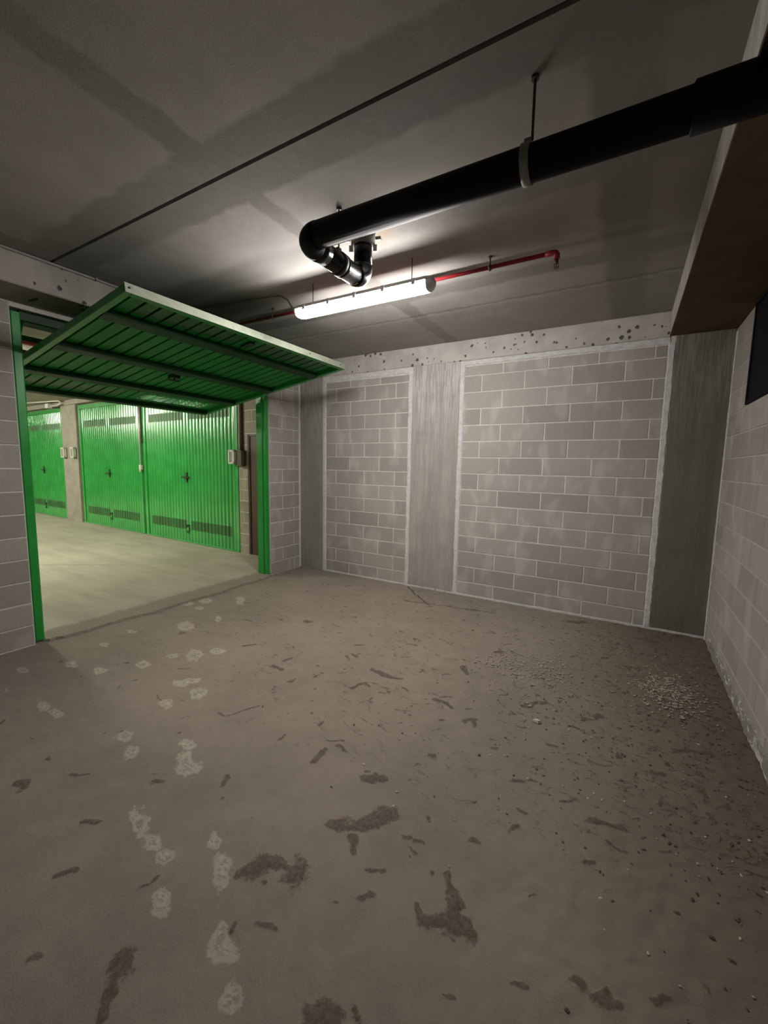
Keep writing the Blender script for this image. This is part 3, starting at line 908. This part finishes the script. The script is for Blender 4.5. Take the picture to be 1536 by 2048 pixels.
def lane_door(s0, s1, label):
    t = thing('garage_door', F((s0 + s1) / 2, 0, 0.018), label, 'garage door', 'closed green garage doors across the lane')
    z0, z1 = 0.025, 3.07
    m = MB(); m.obox(F0, Z, FU, FN, (z0, s0, -0.05), (z1, s0 + 0.09, 0.012), 0.006)
    m.build('frame_post', 'green_lane', t)
    m = MB(); m.obox(F0, Z, FU, FN, (z0, s1 - 0.09, -0.05), (z1, s1, 0.012), 0.006)
    m.build('frame_post', 'green_lane', t)
    m = MB(); m.obox(F0, FU, FN, Z, (s0 + 0.09, -0.05, z1 - 0.10), (s1 - 0.09, 0.012, z1), 0.006)
    m.build('frame_header', 'green_lane', t)
    a, b = s0 + 0.10, s1 - 0.10
    mid = (a + b) / 2
    zz = [z0 + 0.02, 0.29, 0.48, 2.50, 2.67, z1 - 0.105]
    va, vb = (a + 0.12, mid - 0.09), (mid + 0.09, b - 0.12)
    m = MB()
    kw = dict(period=0.108, depth=0.026)
    for (l0, l1, vent) in ((zz[0], zz[1], 0), (zz[1], zz[2], 1), (zz[2], zz[3], 0), (zz[3], zz[4], 1), (zz[4], zz[5], 0)):
        spans = [(a, b)] if not vent else [(a, va[0]), (va[1], vb[0]), (vb[1], b)]
        for (p, q) in spans:
            corrugated(m, F0, FU, Z, FN, p, q, l0, l1, **kw)
    leaf = m.build('leaf', 'green_lane', t, fix=False)
    for (p, q) in (va, vb):
        for (l0, l1) in ((zz[1], zz[2]), (zz[3], zz[4])):
            m = MB(); corrugated(m, F0, FU, Z, FN, p, q, l0, l1, **kw)
            m.build('vent_panel', 'vent_shut', leaf, fix=False)
    m = MB(); m.obox(F0, FU, FN, Z, (a, -0.004, z0), (b, 0.008, z0 + 0.03))
    m.build('bottom_rail', 'green_lane', t)
    cross_handle(t, F(mid, 0.0, 1.36), FU, Z, FN)
    m = MB()
    c = F(mid, 0.018, 0.30)
    m.tube([c + FU * (0.05 * math.cos(q)) + Z * (0.075 * math.sin(q)) for q in [i / 14 * 5.4 + 0.5 for i in range(15)]], 0.010, 6)
    m.obox(c, FU, FN, Z, (-0.03, -0.018, 0.06), (0.03, 0.012, 0.09))
    m.build('pull_ring', 'lock', t)
    return t

lane_door(0.0, 3.22, 'closed green ribbed garage door nearest the brown door across the lane')
lane_door(3.32, 6.36, 'closed green ribbed garage door between the cable box and the concrete pillar')
lane_door(7.34, 10.40, 'closed green ribbed garage door left of the concrete pillar, partly behind the door post')

# switch boxes with pale frames
def frame_box(s, z, label, d=0.03, wv=0.16, hv=0.25):
    t = thing('key_switch_box', F(s, d, z - hv / 2), label, 'switch box')
    m = MB(); m.obox(F(s, d, z), FU, Z, FN, (-wv / 2 + 0.03, -hv / 2 + 0.03, -0.06), (wv / 2 - 0.03, hv / 2 - 0.03, 0.03))
    m.build('box_body', 'box_grey', t)
    m = MB()
    for a, b in (((-wv / 2, -hv / 2), (wv / 2, -hv / 2 + 0.035)), ((-wv / 2, hv / 2 - 0.035), (wv / 2, hv / 2)),
                 ((-wv / 2, -hv / 2), (-wv / 2 + 0.035, hv / 2)), ((wv / 2 - 0.035, -hv / 2), (wv / 2, hv / 2))):
        m.obox(F(s, d, z), FU, Z, FN, (a[0], a[1], -0.02), (b[0], b[1], 0.045))
    m.build('box_frame', 'box_white', t)
frame_box(0.05, 1.77, 'white framed switch box at the right edge of the nearest lane door', 0.078)
frame_box(6.56, 1.86, 'white framed switch box on the right side of the concrete pillar', 0.09, 0.2, 0.27)
frame_box(7.14, 1.86, 'white framed switch box on the left side of the concrete pillar', 0.09, 0.2, 0.27)

t = thing('cable_box', F(-0.14, 0.0, 1.63), 'brown round-cornered cable box with a vertical conduit above, beside the brown door', 'junction box')
m = MB(); m.obox(F(-0.14, 0.006, 1.76), Z, FU, FN, (-0.15, -0.085, 0.0), (0.13, 0.085, 0.09), 0.03)
m.build('box_body', 'box_brown', t)
m = MB(); m.tube([F(-0.12, 0.03, 1.88), F(-0.12, 0.03, 3.1)], 0.028, 10)
m.build('conduit', 'box_brown', t)

t = thing('pull_switch', F(3.30, 0.02, 1.46), 'small white switch hanging on a conduit between the two near lane doors', 'switch')
m = MB(); m.obox(F(3.275, 0.02, 1.53), Z, FU, FN, (-0.05, -0.035, 0.0), (0.055, 0.035, 0.06), 0.01); m.tube([F(3.30, 0.05, 1.43), F(3.30, 0.05, 1.49)], 0.022, 8)
m.build('switch_body', 'box_white', t)
m = MB(); m.tube([F(3.33, 0.03, 1.57), F(3.33, 0.03, 3.1)], 0.012, 8)
m.build('conduit', 'box_white', t)
m = MB(); m.tube([F(3.25, 0.03, 2.15), F(3.25, 0.03, 3.1)], 0.018, 8); m.tube([F(3.25, 0.03, 2.06), F(3.25, 0.03, 2.16)], 0.024, 8)
m.build('dark_conduit', 'box_brown', t)

t = thing('ceiling_junction_box', F(7.75, 0.2, 3.0), 'small pale junction box with a curved cable, under the lane ceiling left of the pillar', 'junction box')
m = MB(); m.obox(F(7.75, 0.16, 3.12), FU, FN, Z, (-0.1, -0.05, -0.06), (0.1, 0.05, 0.06))
m.build('box_body', 'box_white', t)
m = MB(); m.tube([F(7.65, 0.16, 3.11), F(7.2, 0.16, 3.10), F(6.95, 0.17, 3.13), F(6.9, 0.18, 3.17), F(7.0, 0.2, 3.2), F(8.3, 0.45, 3.2)], 0.018, 8)
m.build('cable', 'box_white', t)
for (x, mt, lb) in ((-6.52, 'red', 'thin dark red pipe under the lane ceiling nearest the door gap'), (-7.15, 'steel_dark', 'thin black pipe under the lane ceiling seen behind the red one')):
    m = MB(); m.tube([(x, -7.5, 3.10), (x, -0.05, 3.10)], 0.032, 10)
    tag(m.build('ceiling_pipe', mt, at=(x, -3.5, 3.1)), lb, 'pipe', None, 'thing')

# ------------------------------------------------------------------ green frame of this garage's door
t = thing('door_frame', (-4.65, -2.1, 0.0), 'green steel frame of the open garage door, two posts set in the left wall', 'door frame')
for (y0, y1) in ((-3.548, -3.472), (-0.722, -0.664)):
    inner = 1 if y0 < -2 else -1
    m = MB()
    m.obox((0, 0, 0), Z, X, Y, (0.02, -4.735, y0), (2.90, -4.535, y1), 0.012)
    yi = y1 if inner > 0 else y0
    m.obox((0, 0, 0), Z, X, Y, (0.02, -4.70, yi - 0.0 if inner > 0 else yi - 0.012), (2.85, -4.60, yi + 0.012 if inner > 0 else yi), 0.004)
    m.build('frame_post', 'green', t)
m = MB(); m.obox((0, 0, 0), Y, X, Z, (-3.472, -4.735, 2.84), (-0.722, -4.56, 2.925), 0.01)
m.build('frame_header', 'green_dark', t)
m = MB(); m.tube([(-4.64, -3.46, 2.72), (-4.64, -0.73, 2.72)], 0.022, 10)
m.build('torsion_bar', 'green_dark', t)

# ------------------------------------------------------------------ the open up-and-over door
PB, PC = Vector((-3.028, 0, 2.812)), Vector((-5.62, 0, 2.388))     # inner and outer edge of the leaf's underside
EU = (PC - PB).normalized()                                        # from the inner edge out to the lane
EN = Vector((EU.z, 0, -EU.x)).normalized()
if EN.z < 0:
    EN = -EN                                                       # up
LEN = (PC - PB).length
DY0, DY1 = -3.42, -0.872
t = thing('garage_door', ((PB + PC) / 2 + Y * -2.146), 'green up-and-over garage door leaf tilted open overhead, seen from below', 'garage door')
def leaf_bar(name, u0, u1, v0, v1, n0, n1, mat='green', bev=0.004, along_y=True):
    mm = MB()
    if along_y:
        mm.obox(PB, Y, EU, EN, (v0, u0, n0), (v1, u1, n1), bev)
    else:
        mm.obox(PB, EU, Y, EN, (u0, v0, n0), (u1, v1, n1), bev)
    return mm.build(name, mat, t)
leaf_bar('side_rail', 0.0, LEN, DY0, DY0 + 0.055, 0, 0.058, along_y=False)
leaf_bar('side_rail', 0.0, LEN, DY1 - 0.055, DY1, 0, 0.058, along_y=False)
e = leaf_bar('end_rail', 0.0, 0.055, DY0 + 0.055, DY1 - 0.055, 0, 0.058)
leaf_bar('lit_edge_strip', -0.006, 0.0, DY0, DY1, -0.004, 0.062, 'lit_leaf_edge', 0.0)  # thin strip carrying the painted lamp light of the leaf's inner edge
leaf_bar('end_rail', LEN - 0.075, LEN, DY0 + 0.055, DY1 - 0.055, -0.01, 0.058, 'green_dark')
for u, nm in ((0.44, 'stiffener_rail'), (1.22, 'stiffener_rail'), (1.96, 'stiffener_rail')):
    leaf_bar(nm, u - 0.055, u + 0.055, DY0 + 0.055, DY1 - 0.055, -0.006, 0.040, 'green_dark')  # rails broad and dark: their shadows are put into width and colour
a, b = DY0 + 0.05, DY1 - 0.05
mid = (a + b) / 2
LEAF_PROF = [(0, 0), (0.80, 0), (0.83, -1), (0.97, -1), (1, 0)]
O = PB + EN * 0.044
va, vb = (a + 0.15, mid - 0.12), (mid + 0.12, b - 0.15)
us = [0.05, 0.13, 0.33, 2.24, 2.47, LEN - 0.06]
m = MB()
for i in range(5):
    spans = [(a, b)] if i % 2 == 0 else [(a, va[0]), (va[1], vb[0]), (vb[1], b)]
    for (p, q) in spans:
        corrugated(m, O, Y, EU, EN, p, q, us[i], us[i + 1], period=0.118, depth=-0.020, prof=LEAF_PROF)
leaf = m.build('leaf', 'green_inside', t, fix=False)
for (p, q) in (va, vb):
    for (l0, l1) in ((us[1], us[2]), (us[3], us[4])):
        m = MB(); corrugated(m, O, Y, EU, EN, p, q, l0, l1, period=0.118, depth=-0.020, prof=LEAF_PROF)
        m.build('vent_panel', 'vent_open' if (p > mid and l0 > 1) else 'vent_dull', leaf, fix=False)
# lock on the underside
lo = PB + EU * 1.42 + Y * -2.165 + EN * 0.04
m = MB()
m.obox(lo, Y, EU, EN, (-0.05, -0.035, -0.035), (0.05, 0.035, 0.0), 0.004)
m.tube([lo, lo - EN * 0.06], 0.011, 8)
m.obox(lo - EN * 0.055, Y, EU, EN, (-0.055, -0.012, -0.012), (0.055, 0.012, 0.0), 0.003)
m.build('lock', 'lock', t)
m = MB(); ho = PB + EU * 0.24 + Y * -2.15 + EN * 0.035
m.obox(ho, Y, EU, EN, (-0.03, -0.07, -0.012), (0.03, 0.07, 0.006), 0.004)
m.build('latch_plate', 'green_dark', t)
for y in (DY0 + 0.03, DY0 + 1.9, DY1 - 0.10):
    m = MB(); m.tube([PB + Y * y + EN * 0.03 - EU * 0.004, PB + Y * y + EN * 0.03 - EU * 0.012], 0.007, 8)
    m.build('rivet', 'lock', t)
# pivot arms beside the leaf
for y in (DY0 - 0.026, DY1 + 0.026):
    m = MB()
    p0 = PB + EU * 1.75 + EN * 0.05 + Y * y
    p1 = Vector((-4.60, y, 2.845))
    m.obox(p0, (p1 - p0).normalized(), Y, (p1 - p0).normalized().cross(Y), (0, -0.008, -0.02), ((p1 - p0).length, 0.008, 0.02), 0.003)
    m.tube([p0 - Y * 0.03, p0 + Y * 0.03], 0.014, 8)
    m.build('pivot_arm', 'green_dark', t)

# ------------------------------------------------------------------ fluorescent lamp
LX0, LX1, LY = -2.665, -1.325, -2.13
t = thing('fluorescent_lamp', ((LX0 + LX1) / 2, LY, 3.0), 'lit white waterproof fluorescent lamp hanging from the ceiling on two thin wires', 'lamp')
def lamp(t, x0, x1, y, glow, ends=True, ax=X, ay=Y, o=Vector((0, 0, 0)), dz=0.0):
    def ring(m, secs, mi=0):
        """closed shell through cross sections (x, half width, z of the rim, z of the bottom)"""
        vs, fs = [], []
        for (x, hw, zt, zb) in secs:
            d = zt - zb
            for (yy, zz) in ((-hw, zt), (-hw * 0.97, zt - d * 0.45), (-hw * 0.72, zb + d * 0.1), (-hw * 0.4, zb), (hw * 0.4, zb), (hw * 0.72, zb + d * 0.1), (hw * 0.97, zt - d * 0.45), (hw, zt)):
                vs.append(o + ax * x + ay * (y + yy) + Z * (zz + dz))
        k = 8
        for i in range(len(secs) - 1):
            for j in range(k):
                fs.append((i * k + j, i * k + (j + 1) % k, (i + 1) * k + (j + 1) % k, (i + 1) * k + j))
        fs.append(tuple(range(k)))
        fs.append(tuple(range((len(secs) - 1) * k, len(secs) * k)))
        m.add(vs, fs, mi)
    m = MB()
    ring(m, [(x0 + 0.035, 0.053, 3.02, 2.964), (x0 + 0.08, 0.057, 3.02, 2.954), (x1 - 0.06, 0.057, 3.02, 2.954), (x1 - 0.048, 0.0565, 3.02, 2.956)])
    m.build('diffuser', glow, t)
    m = MB()
    ring(m, [(x1 - 0.047, 0.0565, 3.02, 2.956), (x1 - 0.02, 0.051, 3.02, 2.964), (x1 - 0.002, 0.040, 3.02, 2.985)])
    m.build('diffuser_end', 'lens_end', t)
    m = MB()
    ring(m, [(x0 + 0.002, 0.036, 3.02, 2.99), (x0 + 0.015, 0.043, 3.02, 2.976), (x0 + 0.034, 0.0525, 3.02, 2.966)])
    m.build('diffuser_end', 'lens_end', t)
    m = MB()
    vs, fs = [], []
    plan = [(x0, 0.038), (x0 + 0.05, 0.062), (x1 - 0.05, 0.062), (x1, 0.038)]
    outl = [(px, hw) for px, hw in plan] + [(px, -hw) for px, hw in plan[::-1]]
    for zz, s in ((3.02, 1.0), (3.03, 1.0), (3.052, 0.7)):
        cx = (x0 + x1) / 2
        for px, hw in outl:
            vs.append(o + ax * (cx + (px - cx) * (1 - (1 - s) * 0.06)) + ay * (y + hw * s) + Z * (zz + dz))
    k = len(outl)
    for i in range(2):
        for j in range(k):
            fs.append((i * k + j, i * k + (j + 1) % k, (i + 1) * k + (j + 1) % k, (i + 1) * k + j))
    fs += [tuple(range(k))[::-1], tuple(range(2 * k, 3 * k))]
    m.add(vs, fs)
    housing = m.build('housing', 'housing', t)
    for i in range(5):
        xx = x0 + 0.14 + i * (x1 - x0 - 0.28) / 4
        for s in (-1, 1):
            m = MB(); m.obox(o + ax * xx + ay * (y + s * 0.064) + Z * (3.026 + dz), ax, ay, Z, (-0.014, -0.004, -0.026), (0.014, 0.004, 0.018), 0.002)
            m.build('clip', 'housing', housing)
lamp(t, LX0, LX1, LY, 'glow')
for x in (-2.47, -1.51):
    m = MB(); m.tube([(x, LY, 3.05), (x, LY, CEIL)], 0.0035, 6)
    m.build('hanging_wire', 'steel_dark', t)

for i, (x, y) in enumerate(((-8.4, -3.0), (-13.0, -3.0), (-17.6, -3.0))):
    t = thing('lane_lamp', (x, y, 3.1), ['fluorescent lamp under the lane ceiling opposite the nearest green door', 'fluorescent lamp under the lane ceiling opposite the pillar', 'fluorescent lamp under the lane ceiling at the far end'][i], 'lamp', 'lamps along the lane ceiling')
    lamp(t, -0.8, 0.8, 0.0, 'lane_glow', o=Vector((x, y, 0)), dz=0.12)

# ------------------------------------------------------------------ black drain pipe under the ceiling
PR, PZ, PY, PX = 0.067, 2.900, -3.20, -1.632
CRY = -2.615
t = thing('drain_pipe', (PX, PY, PZ), 'thick black plastic drain pipe hung under the ceiling with a hooked left end', 'pipe')
RB = 0.095
m = MB(); m.tube([(PX + RB, PY, PZ), (XR - 0.002, PY, PZ)], PR, 24)
m.build('main_pipe', 'pvc_matte', t)
m = MB(); m.tube(arc((PX + RB, PY + RB, PZ), -Y, -X, RB, 10), PR * 1.04, 24)
m.build('elbow', 'pvc_matte', t)
m = MB(); m.tube([(PX, PY + RB - 0.01, PZ), (PX, PY + RB + 0.08, PZ)], PR * 1.03, 24)
m.build('coupling_sleeve', 'pvc', t)
m = MB(); m.tube([(PX, PY + RB, PZ), (PX, CRY - RB + 0.005, PZ)], PR * 0.93, 24)
cross = m.build('cross_pipe', 'pvc', t)
m = MB(); m.tube(arc((PX, CRY - RB, PZ + RB), -Z, Y, RB, 10), PR * 0.98, 24)
m.build('elbow', 'pvc', t)
m = MB(); m.tube([(PX, CRY, PZ + RB - 0.005), (PX, CRY, CEIL - 0.02)], PR * 0.90, 24)
m.build('riser', 'pvc', t)
m = MB()
m.tube([(PX, CRY, CEIL - 0.10), (PX, CRY, CEIL - 0.095), (PX, CRY, CEIL - 0.03), (PX, CRY, CEIL)], [PR * 1.0, PR * 1.2, PR * 1.2, PR * 1.3], 24)
for a in (0.3, 2.2, 3.6, 5.3):
    d = X * math.cos(a) + Y * math.sin(a)
    m.obox(Vector((PX, CRY, CEIL - 0.06)), d, d.cross(Z), Z, (PR * 1.3, -0.012, -0.012), (PR * 1.3 + 0.035, 0.012, 0.008), 0.003)
sock = m.build('ceiling_socket', 'pvc_grey', t)
for a in (0.5, 3.5):
    d = X * math.cos(a) + Y * math.sin(a)
    m = MB(); m.obox(Vector((PX, CRY, CEIL - 0.115)), d, d.cross(Z), Z, (PR * 1.0, -0.014, -0.02), (PR * 1.0 + 0.026, 0.014, 0.022), 0.004)
    m.build('socket_lug', 'tag', sock)
def clamp(name_at, ax, r, mat):
    m = MB(); p = Vector(name_at)
    m.tube([p - ax * 0.017, p - ax * 0.0165, p + ax * 0.0165, p + ax * 0.017], [r, r + 0.006, r + 0.006, r], 24)
    side = ax.cross(Z)
    m.obox(p + Z * r, ax, side, Z, (-0.014, -0.011, -0.004), (0.014, 0.011, 0.03), 0.003)
    return m
cl = clamp((-0.445, PY, PZ), X, PR + 0.001, 'clamp').build('pipe_clamp', 'clamp', t)
m = MB(); m.tube([(-0.430, PY + 0.0, PZ + PR + 0.02), (-0.430, PY, CEIL)], 0.006, 8); m.tube([(-0.430, PY, CEIL - 0.012), (-0.430, PY, CEIL)], 0.016, 8)
m.build('hanger_rod', 'steel_dark', cl)
cl = clamp((PX, -2.885, PZ), Y, PR * 0.93 + 0.001, 'clamp').build('pipe_clamp', 'steel_dark', t)
m = MB(); m.tube([(PX, -2.86, PZ), (PX, -2.845, PZ)], PR * 1.02, 24)
m.build('coupling_ring', 'pvc', t)
m = MB(); m.tube([(PX, -2.885, PZ + PR + 0.02), (PX, -2.885, CEIL)], 0.005, 8); m.tube([(PX, -2.885, CEIL - 0.012), (PX, -2.885, CEIL)], 0.016, 8)
m.build('hanger_rod', 'steel_dark', cl)
def pipe_label(y0, y1, a0, a1, mat, name):
    vs, fs = [], []
    n = 8
    for i in range(n + 1):
        a = a0 + (a1 - a0) * i / n
        for yy in (y0, y1):
            vs.append((PX + math.cos(a) * PR * 0.948, yy, PZ + math.sin(a) * PR * 0.948))
    for i in range(n):
        fs.append((2 * i, 2 * i + 1, 2 * i + 3, 2 * i + 2))
    m = MB(); m.add(vs, fs)
    return m.build(name, mat, cross)
pipe_label(-2.838, -2.815, math.radians(-120), math.radians(-48), 'tag', 'pale_label')
pipe_label(-2.725, -2.712, math.radians(-128), math.radians(-62), 'yellow', 'yellow_label')
m = MB()
m.tube([(0.10, PY, PZ), (0.105, PY, PZ), (0.30, PY, PZ), (0.31, PY, PZ)], [PR, PR * 1.14, PR * 1.14, PR * 1.14], 24)
m.tube([(0.31, PY, PZ), (XR - 0.002, PY, PZ)], PR * 1.14, 24)
m.build('coupling_sleeve', 'pvc_matte', t)

# ------------------------------------------------------------------ red sprinkler pipe
RZ, RY, RR = 3.145, -1.88, 0.015
t = thing('sprinkler_pipe', (-0.54, RY, RZ), 'thin red sprinkler pipe running along the ceiling behind the lamp', 'pipe')
m = MB(); m.tube([(-3.98, RY, RZ - 0.006), (-0.57, RY, RZ - 0.002)], RR, 12)
m.build('pipe_run', 'red', t)
m = MB(); m.tube([(-0.60, RY, RZ - 0.002), (-0.548, RY, RZ - 0.002), (-0.532, RY, RZ - 0.006), (-0.525, RY, RZ - 0.018), (-0.525, RY, RZ - 0.05)], RR * 1.35, 12)
m.build('pipe_elbow', 'red', t)
m = MB()
m.tube([(-0.525, RY, RZ - 0.05), (-0.525, RY, RZ - 0.052), (-0.525, RY, RZ - 0.075), (-0.525, RY, RZ - 0.078)], [0.010, 0.013, 0.013, 0.007], 10)
for s in (-1, 1):
    m.tube([(-0.525 + s * 0.011, RY, RZ - 0.072), (-0.525 + s * 0.016, RY, RZ - 0.09), (-0.525 + s * 0.004, RY, RZ - 0.108)], 0.003, 6)
m.tube([(-0.525, RY, RZ - 0.075), (-0.525, RY, RZ - 0.106)], 0.0035, 8)
m.tube([(-0.525, RY, RZ - 0.107), (-0.525, RY, RZ - 0.110)], 0.019, 12)
m.build('sprinkler_head', 'brass', t)
for x in (-0.99, -3.2):
    m = MB()
    m.tube([(x - 0.009, RY, RZ - 0.003), (x + 0.009, RY, RZ - 0.003)], RR + 0.006, 14)
    m.tube([(x, RY, RZ - 0.03), (x, RY, CEIL)], 0.005, 8)
    m.tube([(x, RY, CEIL - 0.01), (x, RY, CEIL)], 0.014, 8)
    m.build('pipe_hanger', 'steel_dark', t)

# ------------------------------------------------------------------ conduits
t = thing('lamp_conduit', (-2.9, -2.115, 3.2), 'thin grey cable conduit running along the ceiling to the left end of the lamp', 'conduit')
m = MB()
pts = [(-4.055, -2.27, CEIL - 0.012), (-3.05, -2.125, CEIL - 0.012)] + [(-2.97 + 0.0 * i, -2.115, CEIL - 0.012) for i in range(1)] + [(-2.87, -2.115, CEIL - 0.02), (-2.78, -2.118, CEIL - 0.07), (-2.72, -2.125, 3.07), (-2.667, -2.13, 3.03)]
m.tube(pts, 0.008, 8)
m.build('conduit_tube', 'conduit', t)
for (x, y) in ((-3.7, -2.219), (-3.2, -2.147)):
    m = MB(); m.obox((x, y, CEIL - 0.012), X, Y, Z, (-0.008, -0.018, -0.01), (0.008, 0.018, 0.012), 0.002)
    m.build('conduit_clip', 'clamp', t)
t = thing('beam_conduit', (-4.05, -3.3, CEIL - 0.02), 'thin pale conduit along the top edge of the beam above the garage door', 'conduit')
m = MB(); m.tube([(-4.050, -6.4, CEIL - 0.013), (-4.050, -0.03, CEIL - 0.013)], 0.010, 8)
m.build('conduit_tube', 'conduit', t)
for y in (-3.75, -3.1, -2.2):
    m = MB(); m.obox((-4.050, y, CEIL - 0.013), Y, X, Z, (-0.008, -0.012, -0.012), (0.008, 0.016, 0.013), 0.002)
    m.build('conduit_clip', 'clamp', t)

# ------------------------------------------------------------------ loose soil and chips on the floor
def scatter(name, pts, mat, label, cat, seed, flat=0.55):
    rs = np.random.RandomState(seed)
    base = np.array([(1, 0, 0), (0.3, 0.95, 0), (-0.8, 0.5, 0), (-0.7, -0.65, 0), (0.4, -0.9, 0), (0.1, 0.05, 1), (-.05, 0, -0.6)])
    fs0 = [(i, (i + 1) % 5, 5) for i in range(5)] + [((i + 1) % 5, i, 6) for i in range(5)]
    vs, fs = [], []
    for k, (x, y, r) in enumerate(pts):
        a = rs.rand() * 6.28
        b = base * (1 + rs.uniform(-0.3, 0.3, base.shape)) * r
        b[:, 0] *= rs.uniform(0.9, 1.8)
        b[:, 2] *= flat
        c, s = math.cos(a), math.sin(a)
        q = np.stack([x + b[:, 0] * c - b[:, 1] * s, y + b[:, 0] * s + b[:, 1] * c, b[:, 2] + r * 0.2 - 0.002], 1)
        vs += [tuple(v) for v in q]
        fs += [tuple(7 * k + i for i in f) for f in fs0]
    me = bpy.data.meshes.new(name)
    me.from_pydata(vs, [], fs)
    me.update()
    o = link(name, me, mat)
    return tag(o, label, cat, None, 'stuff')

rs = np.random.RandomState(3)
pts = []
while len(pts) < 2200:
    x, y = rs.uniform(-4.2, 0.75), rs.uniform(-4.3, -0.02)
    p = (0.04 + 0.96 / (1 + math.exp(-(x + 0.25 + 0.12 * y) * 4.0))) / (1 + math.exp(-(y + 2.9) * 3.5))
    if rs.rand() < p:
        pts.append((x, y, 0.003 + 0.0055 * rs.rand() ** 3))
scatter('soil_crumbs', pts, 'clod', 'dark brown soil crumbs strewn over the dusty floor, densest along the right wall', 'soil crumbs', 11)
pts = []
for (cx, cy, r, n) in ((-0.51, -1.58, 0.30, 420), (0.37, -1.40, 0.22, 620), (-0.9, -1.55, 0.2, 110)):
    for i in range(n):
        pts.append((cx + rs.normal(0, r * 0.5), cy + rs.normal(0, r * 0.75), 0.004 + 0.007 * rs.rand() ** 2))
pts = [(min(x, 0.74), y, r) for (x, y, r) in pts]
g = scatter('dried_mud_crumbs', pts, 'mud', 'patches of dried pale brown mud crumbs on the floor before the right wall', 'mud crumbs', 12, 0.4)
pts = []
while len(pts) < 130:
    x, y = rs.uniform(-1.2, 0.74), rs.uniform(-3.6, -0.6)
    if rs.rand() < 0.25 + 0.75 / (1 + math.exp(-(x + 0.2) * 4)):
        pts.append((x, y, 0.003 + 0.004 * rs.rand() ** 2))
scatter('plaster_grit', pts, 'chip', 'tiny white plaster grit sprinkled over the dark soil on the right', 'grit', 13)
m = MB()
m.add([(-.030, -.012, 0), (.012, -.022, 0), (.032, .004, 0), (.006, .024, 0), (-.026, .014, 0), (-.020, -.008, .012), (.010, -.014, .016), (.022, .004, .011), (.004, .015, .014), (-.018, .008, .010)],
      [(0, 1, 6, 5), (1, 2, 7, 6), (2, 3, 8, 7), (3, 4, 9, 8), (4, 0, 5, 9), (5, 6, 7, 8, 9), (4, 3, 2, 1, 0)])
o = m.build('plaster_chip', 'chip', None, at=(0, 0, 0))
o.location = (-0.399, -2.329, 0.0)
tag(o, 'single white plaster chip lying on the dark soil right of the floor centre', 'chip', None, 'thing')
